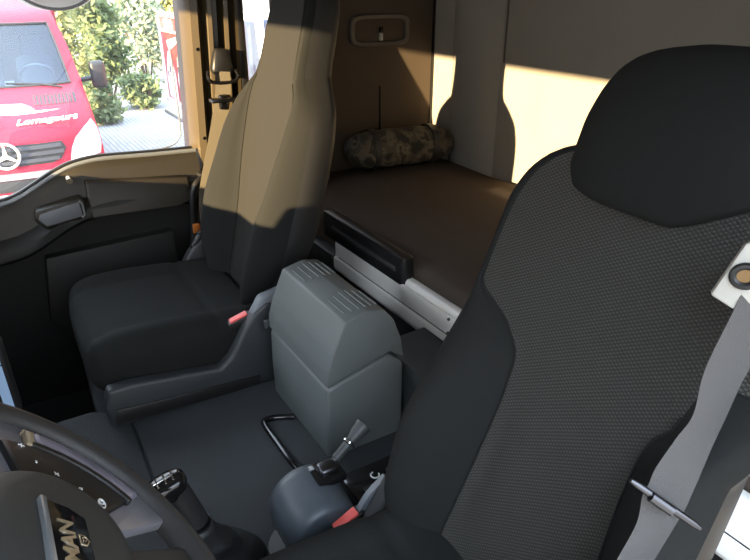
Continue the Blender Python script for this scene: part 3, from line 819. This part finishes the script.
# airbag hub
rings = []
for z, s in [(-.05, .80), (-.02, .97), (.0, 1.), (.012, .985), (.022, .95), (.029, .86), (.033, .7), (.035, .45), (.0355, .15)]:
    rings.append([(x * s, y * s, z) for x, y in superell(-.018, .006, .110, .088, 2.1, 48)])
hub = loft('airbag_cover', rings, M['hub'], t, angle=0)
for a0, a1, lab in ((-58, 30, 'right'), (150, 238, 'left')):
    sp = sector('spoke', .098, .212, a0, a1, -.012, .004, M['spoke'], t)
    m0 = (a0 + a1) / 2
    sector('button_pad', .100, .158, m0 - 31, m0 + 31, .002, .012, M['black'], sp)
    sector('grip_trim', .158, .190, m0 - 31, m0 + 15, .000, .013, M['lilac'], sp, .006)
    sector('grip_shadow', .157, .166, m0 - 32, m0 + 17, .004, .014, M['black'], sp, .003)
    sector('spoke_end', .158, .186, m0 + 15, m0 + 18.5, .004, .0130, M['tan'], sp, .002)
    if lab == 'right':
        for (x, y, ch, sz) in [(.149, .021, '+', .016), (.126, .008, '-', .018), (.116, -.016, 'x', .012), (.103, -.044, 'a', .011)]:
            text_mesh('key_mark', ch, sz, M['white'], sp, (x, y, .0122), (0, 0, R(0)), .0004)
        bm = bmesh.new()
        add_tube(bm, [(.087 + .0075 * math.cos(q), -.069 + .0045 * math.sin(q), .0125) for q in [2 * math.pi * k / 20 for k in range(21)]], .0008, 6)
        add_tube(bm, [(.089 + .003 * math.cos(q), -.069 + .003 * math.sin(q), .0125) for q in [2 * math.pi * k / 14 for k in range(15)]], .0007, 6)
        link('key_mark', bm, M['white'], sp)
sp = sector('spoke', .09, .212, 250, 290, -.012, .002, M['rim'], t)
# badge: black plate with silver strip, letters and lion shield
bm = bmesh.new(); add_prism(bm, [(-.076, .028), (.020, .028), (.018, .004), (.008, -.014), (-.064, -.014), (-.074, .004)], 'z', .033, .0385, .0015, 2)
bd = link('badge_plate', bm, M['gloss'], hub)
bm = bmesh.new(); add_prism(bm, [(-.078, .0275), (.022, .0275), (.022, .0345), (-.078, .0345)], 'z', .033, .041, .002, 2); link('badge_strip', bm, M['silver'], bd)
text_mesh('badge_letters', 'MAN', .0225, M['gold'], bd, (-.033, .0105, .0388), (0, 0, 0), .0008, bold=.0004).scale = (1.15, 1, 1)
bm = bmesh.new(); add_prism(bm, [(-.034, -.0005), (-.020, -.0005), (-.020, -.008), (-.027, -.0115), (-.034, -.008)], 'z', .0385, .0392, .0003, 1); e_ = link('badge_shield', bm, M['gold'], bd)
bm = bmesh.new(); add_prism(bm, [(-.0325, -.0018), (-.0215, -.0018), (-.0215, -.0072), (-.027, -.0098), (-.0325, -.0072)], 'z', .0390, .0396, .0002, 1); link('shield_field', bm, M['gloss'], e_)
bm = bmesh.new(); add_tube(bm, smooth_path([(-.031, -.003, .0397), (-.028, -.004, .0397), (-.025, -.0035, .0397), (-.0235, -.006, .0397), (-.026, -.008, .0397), (-.029, -.006, .0397)], 4), .0005, 6); link('shield_lion', bm, M['gold'], e_)
bm = bmesh.new(); add_tube(bm, [(0, 0, -.04), (0, .02, -.22), (0, .10, -.42)], [.05, .055, .07], 20); link('steering_column', bm, M['black'], t)

# lit screen on the dash
t = empty('dash_screen', (1.16, .143, .385), 'small lit blue display at the left picture edge, above the steering wheel rim', 'screen')
q = Matrix.Rotation(R(-12), 3, 'Y')
bm = bmesh.new(); add_box(bm, (-.008, -.078, -.125), (.016, .14, .055), .008, 3, q, (0, 0, 0)); link('screen_case', bm, M['black'], t)
bm = bmesh.new(); add_box(bm, (-.0098, -.066, .0), (-.0075, .13, .048), .001, 1, q, (0, 0, 0)); link('display', bm, M['screen'], t)
bm = bmesh.new(); add_box(bm, (-.0098, -.066, -.115), (-.0075, -.050, -.003), .001, 1, q, (0, 0, 0)); link('display_strip', bm, M['screen'], t)
bm = bmesh.new(); add_box(bm, (.0, .12, -.06), (.05, .35, .0), .01); link('mount_arm', bm, M['black'], t)

# ------------------------------------------------------------------ kerb mirror outside the door
t = empty('kerb_mirror', (2.46, -.28, 1.1), 'pale rounded kerb mirror outside the door window at the top left edge', 'mirror')
rings = []
for z, s in [(-.185, .12), (-.182, .3), (-.172, .52), (-.150, .74), (-.115, .90), (-.06, 1.), (.03, 1.0), (.07, .9), (.085, .6)]:
    rings.append([(x * s, y * s, z) for x, y in superell(0, 0, .06, .155, 2.3, 32)])
loft('mirror_shell', rings, M['mirrorwhite'], t, angle=0)
bm = bmesh.new(); add_tube(bm, [(-.045, .155 * math.sin(a), -.03 + .150 * -math.cos(a)) for a in [-1.35 + 2.7 * k / 20 for k in range(21)]], .005, 8); link('rim_seal', bm, M['black'], t)
bm = bmesh.new(); add_tube(bm, [(0, 0, .07), (-.02, 0, .18), (-.16, 0, .24)], .018, 10); link('mirror_arm', bm, M['black'], t)

# ------------------------------------------------------------------ outside: ground
G = -1.6
struct(box('ground', (2.6, -40, G - .1), (60, 40, G), M['pave']))

# ------------------------------------------------------------------ red van facing the cab
VROW = [  # h, d centre, half width, corner set-back
    (.28, .06, .90, .22), (.36, -.02, .95, .28), (.60, -.04, .97, .30), (.84, -.02, .97, .30), (1.08, .02, .955, .32), (1.16, .07, .945, .33), (1.26, .20, .935, .34), (1.38, .46, .925, .32), (1.47, .72, .915, .28), (1.53, .86, .91, .24),
    (1.75, 1.12, .875, .22), (2.0, 1.42, .825, .20), (2.16, 1.62, .78, .19), (2.26, 1.84, .755, .15), (2.32, 2.2, .74, .06), (2.33, 2.8, .74, .0)]
def vpt(f, h, off=0.):
    d, hw, dc = interp(VROW, h); s = math.copysign(min(1, abs(f)), f)
    return Vector((d + dc * abs(s) ** 3.2 - off, hw * s, h))
def vy(y, h, off=0.):
    hw = interp(VROW, h)[1]; return vpt(y / hw, h, off)
def make_van(loc, rz, label):
    t = empty('van', loc, label, 'van', (0, 0, rz))
    FS = [-1 + 2 * k / 28 for k in range(29)]
    def skin(h0, h1, n, f0=-1, f1=1, side=True):
        rows = []
        for i in range(n + 1):
            h = h0 + (h1 - h0) * i / n
            r = [vpt(f, h) for f in FS if f0 - 1e-6 <= f <= f1 + 1e-6]
            if side and f0 <= -1: r = [Vector((5.4, r[0].y, h)), Vector((2.6, r[0].y, h))] + r
            if side and f1 >= 1: r = r + [Vector((2.6, r[-1].y, h)), Vector((5.4, r[-1].y, h))]
            rows.append(r)
        return grid_mesh(rows)
    bm = skin(.84, 1.53, 24); link('body', bm, M['vanred'], t, angle=0)
    bm = skin(.28, .84, 12); link('bumper', bm, M['vanred'], t, angle=0)
    bm = skin(2.16, 2.33, 10)
    link('roof', bm, M['vanred'], t, angle=0)
    bm = bmesh.new(); add_box(bm, (2.78, -.74, 2.31), (5.4, .74, 2.33)); add_box(bm, (5.36, -.9, .3), (5.4, .9, 2.33)); link('rear_body', bm, M['vanred'], t, angle=30)
    for sg in (-1, 1):
        bm = skin(1.53, 2.16, 10, -1 if sg < 0 else .857, -.857 if sg < 0 else 1, False); link('windscreen_pillar', bm, M['vanred'], t, angle=0)
        bm = bmesh.new(); add_loft(bm, [[(2.25, sg * .91, 1.53), (5.4, sg * .91, 1.53), (5.4, sg * .91, 1.54), (2.25, sg * .91, 1.54)], [(2.25, sg * .78, 2.16), (5.4, sg * .78, 2.16), (5.4, sg * .79, 2.16), (2.25, sg * .79, 2.16)]]); link('side_panel', bm, M['vanred'], t, angle=30)
        bm = bmesh.new(); add_loft(bm, [[(1.12, sg * .905, 1.535), (2.25, sg * .905, 1.535), (2.25, sg * .908, 1.535), (1.12, sg * .908, 1.535)], [(1.80, sg * .78, 2.16), (2.25, sg * .78, 2.16), (2.25, sg * .783, 2.16), (1.80, sg * .783, 2.16)]]); link('side_window', bm, M['vanglass'], t, angle=30)
    rows = [[vpt(f, h, -.012) for f in FS if abs(f) <= .86] for h in [1.53 + .63 * k / 10 for k in range(11)]]
    link('windscreen', grid_mesh(rows), M['vanglass'], t, angle=0)
    bm = bmesh.new(); pts = [vpt(f, 1.53, .004) for f in [-.86 + 1.72 * k / 20 for k in range(21)]]; add_tube(bm, pts, .018, 8)
    add_tube(bm, [vpt(-.86, h, .004) for h in [1.53 + .63 * k / 10 for k in range(11)]], .012, 8); add_tube(bm, [vpt(.86, h, .004) for h in [1.53 + .63 * k / 10 for k in range(11)]], .012, 8)
    add_tube(bm, [vpt(f, 2.15, .004) for f in [-.86 + 1.72 * k / 20 for k in range(21)]], .016, 8)
    link('windscreen_seal', bm, M['grille'], t, angle=60)
    for sg in (.15, -.75):
        bm = bmesh.new(); add_tube(bm, [vpt(sg, 1.50, .03), vpt(sg + .25, 1.545, .03), vpt(sg + .62, 1.57, .03)], .012, 8); link('wiper', bm, M['black'], t)
    # cabin seen through the glass
    bm = bmesh.new(); add_box(bm, (2.55, -.8, .8), (2.6, .8, 2.2)); add_box(bm, (.95, -.84, 1.40), (1.25, .84, 1.50), .03); add_box(bm, (1.0, -.84, .7), (2.6, .84, .74)); link('cabin', bm, M['vanint'], t)
    for y in (-.45, .15, .6):
        rings = [[(x * .0 + 2.05 + .1 * (h - 1.2) + xx, y + yy, h) for xx, yy in superell(0, 0, .07, w, 3, 20)] for h, w in ((1.0, .2), (1.5, .23), (1.72, .21), (1.76, .13), (1.80, .13), (1.97, .12), (2.0, .06)) for x in (0,)]
        loft('seat', rings, M['vanseat'], t, angle=40)
    bm = bmesh.new(); q = Matrix.Rotation(R(-35), 3, 'Y')
    add_tube(bm, [tuple(Vector((1.42, -.45, 1.56)) + q @ Vector((0, .19 * math.cos(a), .19 * math.sin(a)))) for a in [2 * math.pi * k / 32 for k in range(33)]], .016, 8); link('steering_wheel', bm, M['silver'], t)
    for y0, y1, z1 in ((-.02, .12, 1.66), (.16, .42, 1.60), (-.2, -.10, 1.57)):
        bm = bmesh.new(); add_box(bm, (1.10, y0, 1.50), (1.12, y1, z1), .004, 1, Matrix.Rotation(R(20), 3, 'Y'), (1.1, y0, 1.5)); link('paper', bm, M['white'], t)
    # surface-mounted parts that follow the skin
    def patch(name, poly, off, m, th=.02, sub=4, parent=None):
        b = bmesh.new(); f = b.faces.new([b.verts.new((0, y, h)) for y, h in poly])
        bmesh.ops.triangulate(b, faces=b.faces[:])
        bmesh.ops.subdivide_edges(b, edges=b.edges[:], cuts=sub, use_grid_fill=True)
        for v in b.verts: v.co = vy(v.co.y, v.co.z, off)
        r = bmesh.ops.extrude_face_region(b, geom=b.faces[:])
        for v in [g for g in r['geom'] if isinstance(g, bmesh.types.BMVert)]: v.co.x += th
        return link(name, b, m, parent or t, angle=40)
    g = patch('grille', [(-.55, 1.055), (.55, 1.055), (.585, .98), (.52, .88), (.42, .845), (-.42, .845), (-.52, .88), (-.585, .98)], .012, M['grille'])
    for h, w in ((1.02, .54), (.955, .555), (.89, .50)):
        patch('grille_bar', [(-w, h + .018), (w, h + .018), (w, h - .018), (-w, h - .018)], .03, M['grillebar'], .03, parent=g)
    # three-pointed star emblem
    b = bmesh.new(); c = Vector((-.055, .0, .965))
    add_tube(b, [c + Vector((0, .128 * math.cos(a), .128 * math.sin(a))) for a in [2 * math.pi * k / 40 for k in range(41)]], .013, 8)
    for k in range(3):
        a = math.pi / 2 + k * 2 * math.pi / 3
        dr = Vector((0, math.cos(a), math.sin(a))); pr = Vector((0, -math.sin(a), math.cos(a)))
        add_loft(b, [[c + pr * .022 - Vector((.006, 0, 0)), c - pr * .022 - Vector((.006, 0, 0)), c - pr * .022 + Vector((.012, 0, 0)), c + pr * .022 + Vector((.012, 0, 0))], [c + dr * .125 + v for v in (pr * .004 - Vector((.002, 0, 0)), -pr * .004 - Vector((.002, 0, 0)), -pr * .004 + Vector((.006, 0, 0)), pr * .004 + Vector((.006, 0, 0)))]])
    link('emblem', b, M['lens'], t, angle=30)
    for sg in (-1, 1):
        hl = [(.60, .815), (.93, .85), (.955, .95), (.94, 1.12), (.90, 1.20), (.80, 1.14), (.70, 1.06), (.64, .96)]
        patch('headlamp', [(sg * y, h) for y, h in hl][::sg], .012, M['lens'])
        b = bmesh.new(); p = vy(sg * .905, 1.30); add_box(b, (p.x + .05, p.y - .02, 1.27), (p.x + .15, p.y + .02, 1.32), .01); link('side_indicator', b, M['amber'], t)
        b = bmesh.new(); add_box(b, (1.28, sg * 1.13 - .09, 1.40), (1.42, sg * 1.13 + .09, 1.72), .045, 3); mm = link('wing_mirror', b, M['grille'], t)
        b = bmesh.new(); add_tube(b, [(1.38, sg * .9, 1.50), (1.38, sg * 1.06, 1.52)], .03, 8); link('mirror_arm', b, M['grille'], mm)
        vent = patch('bonnet_vent', [(sg * .36, 1.455), (sg * .80, 1.445), (sg * .80, 1.365), (sg * .36, 1.375)][::sg], .006, M['grille'], .01)
        for k in range(11):
            y = sg * (.39 + .038 * k); patch('vent_slat', [(y, 1.448), (y + .014, 1.448), (y + .014, 1.374), (y, 1.376)], .012, M['vanred'], .01, 1, vent)
        b = bmesh.new(); add_tube(b, [(.98, sg * .76, .33), (.98, sg * .95, .33)], [.33, .33], 28); wl = link('wheel', b, M['tyre'], t)
        b = bmesh.new(); add_tube(b, [(4.3, sg * .76, .33), (4.3, sg * .95, .33)], [.33, .33], 28); link('wheel', b, M['tyre'], t)
    patch('bumper_band', [(-.62, .775), (.62, .775), (.62, .71), (-.62, .71)], .02, M['silver'])
    patch('lower_intake', [(-.60, .70), (.60, .70), (.58, .585), (-.58, .585)], .02, M['grille'])
    pl = patch('number_plate', [(-.14, .56), (.38, .56), (.38, .45), (-.14, .45)], .035, M['white'])
    text_mesh('plate_letter', 'F', .09, M['grille'], t, tuple(vy(-.05, .505, .04)), (R(90), 0, R(-90)), .002)
    # bonnet lettering
    nx = Matrix(((0, .90, -.42), (-1, 0, 0), (0, .42, .90))).to_euler()
    for nm, txt, sz, y, h, sh, rot in (('lettering', 'Lomagourt', .135, -.45, 1.245, .35, 5), ('lettering', 'S', .22, .06, 1.235, .2, 0)):
        p = vy(y, h, .0); e2 = (Matrix(((0, .90, -.42), (-1, 0, 0), (0, .42, .90))) @ Matrix.Rotation(R(rot), 3, 'Z')).to_euler()
        o = text_mesh(nm, txt, sz, M['vanwhite'], t, tuple(p + Vector((-.012, 0, .018))), e2, .004, sh, bold=.002)
    patch('lettering', [(.12, 1.335), (.12, 1.385), (-.05, 1.40), (-.25, 1.395), (-.33, 1.365), (-.36, 1.335), (-.60, 1.330), (-.36, 1.318), (-.1, 1.315)], .006, M['vanwhite'], .006, 3)
    return t
make_van((7.5, -.08, G), R(-4.5), 'red van with star emblem and white bonnet lettering, seen through the far door window')

# ------------------------------------------------------------------ red delivery truck, side on
t = empty('delivery_truck', (7.5, -3.4, G), 'red delivery truck with white cartoon shapes on its side, partly behind the window pillar', 'truck')
def dt(name, bm, m, p=None, **k):
    o = link(name, bm, m, p or t, **k)
    if p is None: rel(o, t)
    return o
bm = bmesh.new(); add_box(bm, (6.75, -4.5, -.60), (9.9, -2.42, .61), .02); bx = dt('box_body', bm, M['trailerred'])
bm = bmesh.new()
for z0, z1 in ((.565, .63), (.37, .40), (-.62, -.56)): add_box(bm, (6.74, -2.43, z0), (9.91, -2.395, z1), .004)
for xx in (9.86, 6.74): add_box(bm, (xx, -2.43, -.62), (xx + .05, -2.395, .63), .004)
dt('body_edging', bm, M['white'])
for i, (xc, w, z0, z1) in enumerate(((9.55, .22, -.55, .12), (9.0, .20, -.50, .22), (8.4, .22, -.52, .15), (7.7, .24, -.5, .2))):
    bm = bmesh.new(); add_prism(bm, [(xc - w, z0), (xc + w * .9, z0 + .02), (xc + w, z0 + .3), (xc + w * .55, z1 - .12), (xc + w * .1, z1), (xc - w * .5, z1 - .16), (xc - w * .95, z0 + .34)], 'y', -2.425, -2.41, .004, 1); d_ = dt('side_graphic', bm, M['vanwhite'])
    bm = bmesh.new(); add_box(bm, (xc - .03, -2.412, z1 - .3), (xc + .02, -2.405, z1 - .20)); add_box(bm, (xc + .10, -2.412, z1 - .36), (xc + .14, -2.405, z1 - .28)); dt('graphic_mark', bm, M['grille'])
bm = bmesh.new(); add_prism(bm, [(9.6, .25), (9.0, .34), (8.9, .30), (9.5, .12)], 'y', -2.425, -2.41, .004, 1); add_prism(bm, [(9.62, .42), (9.2, .42), (9.25, .54), (9.62, .54)], 'y', -2.425, -2.41, .004, 1); dt('side_graphic', bm, M['vanwhite'])
bm = bmesh.new(); add_box(bm, (5.6, -4.2, -.98), (9.8, -2.6, -.70), .02); dt('chassis', bm, M['grille'])
for xx in (9.0, 5.9):
    bm = bmesh.new(); add_tube(bm, [(xx, -2.75, -1.22), (xx, -2.48, -1.22)], [.38, .38], 28); w_ = dt('wheel', bm, M['tyre'])
    bm = bmesh.new(); add_tube(bm, [(xx, -2.49, -1.22), (xx, -2.455, -1.22)], [.20, .18], 20); dt('wheel_hub', bm, M['silver'])
bm = bmesh.new(); add_box(bm, (8.3, -2.46, -.86), (10.3, -2.42, -.80), .01); dt('side_guard', bm, M['silver'])
bm = bmesh.new()
add_prism(bm, [(6.7, -.9), (6.7, -.02), (6.15, -.04), (5.35, -.18), (5.25, -.4), (5.25, -.95)], 'y', -4.3, -2.45, .04, 3); dt('cab_body', bm, M['vanred'])
bm = bmesh.new(); add_prism(bm, [(6.7, .62), (6.28, .62), (6.28, .72), (6.7, .74)], 'y', -4.2, -2.5, .02, 2); dt('cab_roof', bm, M['white'])
for y in (-2.50, -4.22):
    bm = bmesh.new(); add_prism(bm, [(6.33, .68), (6.23, .68), (6.10, -.04), (6.20, -.04)], 'y', y - .03, y + .03, .01, 2); dt('cab_pillar', bm, M['white'])
bm = bmesh.new(); add_prism(bm, [(6.7, .64), (6.30, .64), (6.18, -.03), (6.7, -.03)], 'y', -2.50, -2.49); dt('cab_window', bm, M['vanglass'])
bm = bmesh.new(); add_prism(bm, [(6.27, .66), (6.13, -.02), (6.14, -.02), (6.28, .66)], 'y', -4.2, -2.5); dt('cab_windscreen', bm, M['vanglass'])
bm = bmesh.new(); add_box(bm, (6.38, -2.36, .00), (6.50, -2.20, .26), .03, 3); dt('wing_mirror', bm, M['silver'])
bm = bmesh.new(); add_tube(bm, [(6.44, -2.28, .02), (6.44, -2.48, -.04)], .02, 8); dt('mirror_arm', bm, M['grille'])
text_mesh('door_lettering', 'Lomagourt', .16, M['vanwhite'], t, (6.42 - 7.5, -2.44 + 3.4, -.35 - G), (R(90), 0, R(180)), .003, .35, bold=.006)

# ------------------------------------------------------------------ bushes and trees
LG = leafmat('yellow green leaves', (.18, .21, .06), (.43, .43, .165))
LM = leafmat('mid green leaves', (.075, .12, .045), (.22, .27, .12))
LP = leafmat('pale grey green leaves', (.165, .22, .14), (.38, .42, .31))
def bush(loc, size, n, leaf, m, label, group='hedge bushes', seed=0, stems=5):
    rng = random.Random(seed); t = empty('bush', loc, label, 'bush', group=group)
    sx, sy, sz = size; bm = bmesh.new()
    cl = []
    for k in range(26):
        a = rng.uniform(0, 6.283); h = rng.uniform(.12, 1); rr = math.sqrt(rng.random()) * (1 - .45 * h)
        cl.append(Vector((sx * rr * math.cos(a), sy * rr * math.sin(a), sz * h)))
    for i in range(n):
        c = rng.choice(cl); p = c + Vector((rng.gauss(0, sx * .20), rng.gauss(0, sy * .20), rng.gauss(0, sz * .085)))
        if p.z < .02: p.z = rng.uniform(.02, .3)
        u = Vector((rng.gauss(0, 1), rng.gauss(0, 1), rng.gauss(0, 1))).normalized(); w = u.orthogonal().normalized(); l = leaf * rng.uniform(.6, 1.3)
        q = [p - u * l, p + w * l * .45, p + u * l, p - w * l * .45]
        bm.faces.new([bm.verts.new(x) for x in q])
    link('foliage', bm, m, t, smooth=False)
    bm = bmesh.new()
    for k in range(stems):
        c = cl[k]; add_tube(bm, smooth_path([(c.x * .15, c.y * .15, 0), (c.x * .5, c.y * .5, c.z * .5), tuple(c)], 4), .03, 6)
    link('stem', bm, M['bark'], t)
bush((15.0, -1.50, G), (.62, .62, 3.3), 4200, .09, LG, 'tall yellow green bush beside the red van mirror', seed=1)
bush((17.0, -2.75, G), (.75, .75, 2.3), 2600, .10, LM, 'mid green bush between the tall yellow one and the delivery truck', seed=2)
bush((19.5, -4.25, G), (.95, .95, 2.25), 1900, .11, LP, 'pale sparse bush nearest the rear of the delivery truck', seed=3)
bush((23.0, -6.2, G), (1.3, 1.3, 3.9), 3000, .14, LG, 'yellow green treetop rising above the delivery truck', seed=4)
bush((15.2, -3.15, G), (.40, .5, .65), 2000, .07, LM, 'low green shrub at the foot of the hedge beside the paving', seed=5)
bush((13.9, -2.0, G), (.35, .35, .8), 1500, .07, LM, 'low dark shrub under the tall yellow bush', seed=6)

# ------------------------------------------------------------------ light
wd = bpy.data.worlds.new('sky'); S.world = wd; wd.use_nodes = True
nt = wd.node_tree; bg = nt.nodes['Background']
tc = nt.nodes.new('ShaderNodeTexCoord'); sep = nt.nodes.new('ShaderNodeSeparateXYZ'); rp = nt.nodes.new('ShaderNodeValToRGB')
nt.links.new(tc.outputs['Generated'], sep.inputs[0]); nt.links.new(sep.outputs['Z'], rp.inputs['Fac'])
rp.color_ramp.elements[0].position = .0; rp.color_ramp.elements[0].color = (1, .97, .93, 1)
rp.color_ramp.elements[1].position = .6; rp.color_ramp.elements[1].color = (.70, .84, 1, 1)
nt.links.new(rp.outputs['Color'], bg.inputs['Color'])
# the sky is brighter towards the low sun
sund = Vector((-.25, .85, .158)).normalized()
dp = nt.nodes.new('ShaderNodeVectorMath'); dp.operation = 'DOT_PRODUCT'; dp.inputs[1].default_value = sund
nt.links.new(tc.outputs['Generated'], dp.inputs[0])
def maprange(src, a, b, c, d):
    m = nt.nodes.new('ShaderNodeMapRange'); m.interpolation_type = 'SMOOTHSTEP'
    for k, v in (('From Min', a), ('From Max', b), ('To Min', c), ('To Max', d)): m.inputs[k].default_value = v
    nt.links.new(src, m.inputs['Value']); return m.outputs['Result']
m1 = maprange(dp.outputs['Value'], 0, 1, 1.0, 1.7)
m2 = maprange(sep.outputs['Z'], .08, .55, 1.85, 7.2)
mu = nt.nodes.new('ShaderNodeMath'); mu.operation = 'MULTIPLY'
nt.links.new(m1, mu.inputs[0]); nt.links.new(m2, mu.inputs[1]); nt.links.new(mu.outputs[0], bg.inputs['Strength'])

sl = bpy.data.lights.new('sun', 'SUN'); sl.energy = 35.; sl.color = (1, .74, .40); sl.angle = R(.6)
so = bpy.data.objects.new('sun', sl); COL.objects.link(so); so.location = (-3, 6, 4)
so.rotation_euler = Vector((.25, -.85, -.158)).to_track_quat('-Z', 'Y').to_euler()

# ------------------------------------------------------------------ camera
cd = bpy.data.cameras.new('camera'); cam = bpy.data.objects.new('camera', cd); COL.objects.link(cam)
cd.sensor_width = 36; cd.lens = 30; cd.clip_start = .02; cd.clip_end = 200
th, p = R(31.5), R(25.5)
cam.location = (0, 0, 1)
cam.rotation_euler = Vector((math.cos(th) * math.cos(p), -math.sin(th) * math.cos(p), -math.sin(p))).to_track_quat('-Z', 'Y').to_euler()
S.camera = cam
S.view_settings.view_transform = 'Standard'; S.view_settings.look = 'None'; S.view_settings.gamma = 1; S.view_settings.exposure = 0
S.view_settings.use_curve_mapping = False
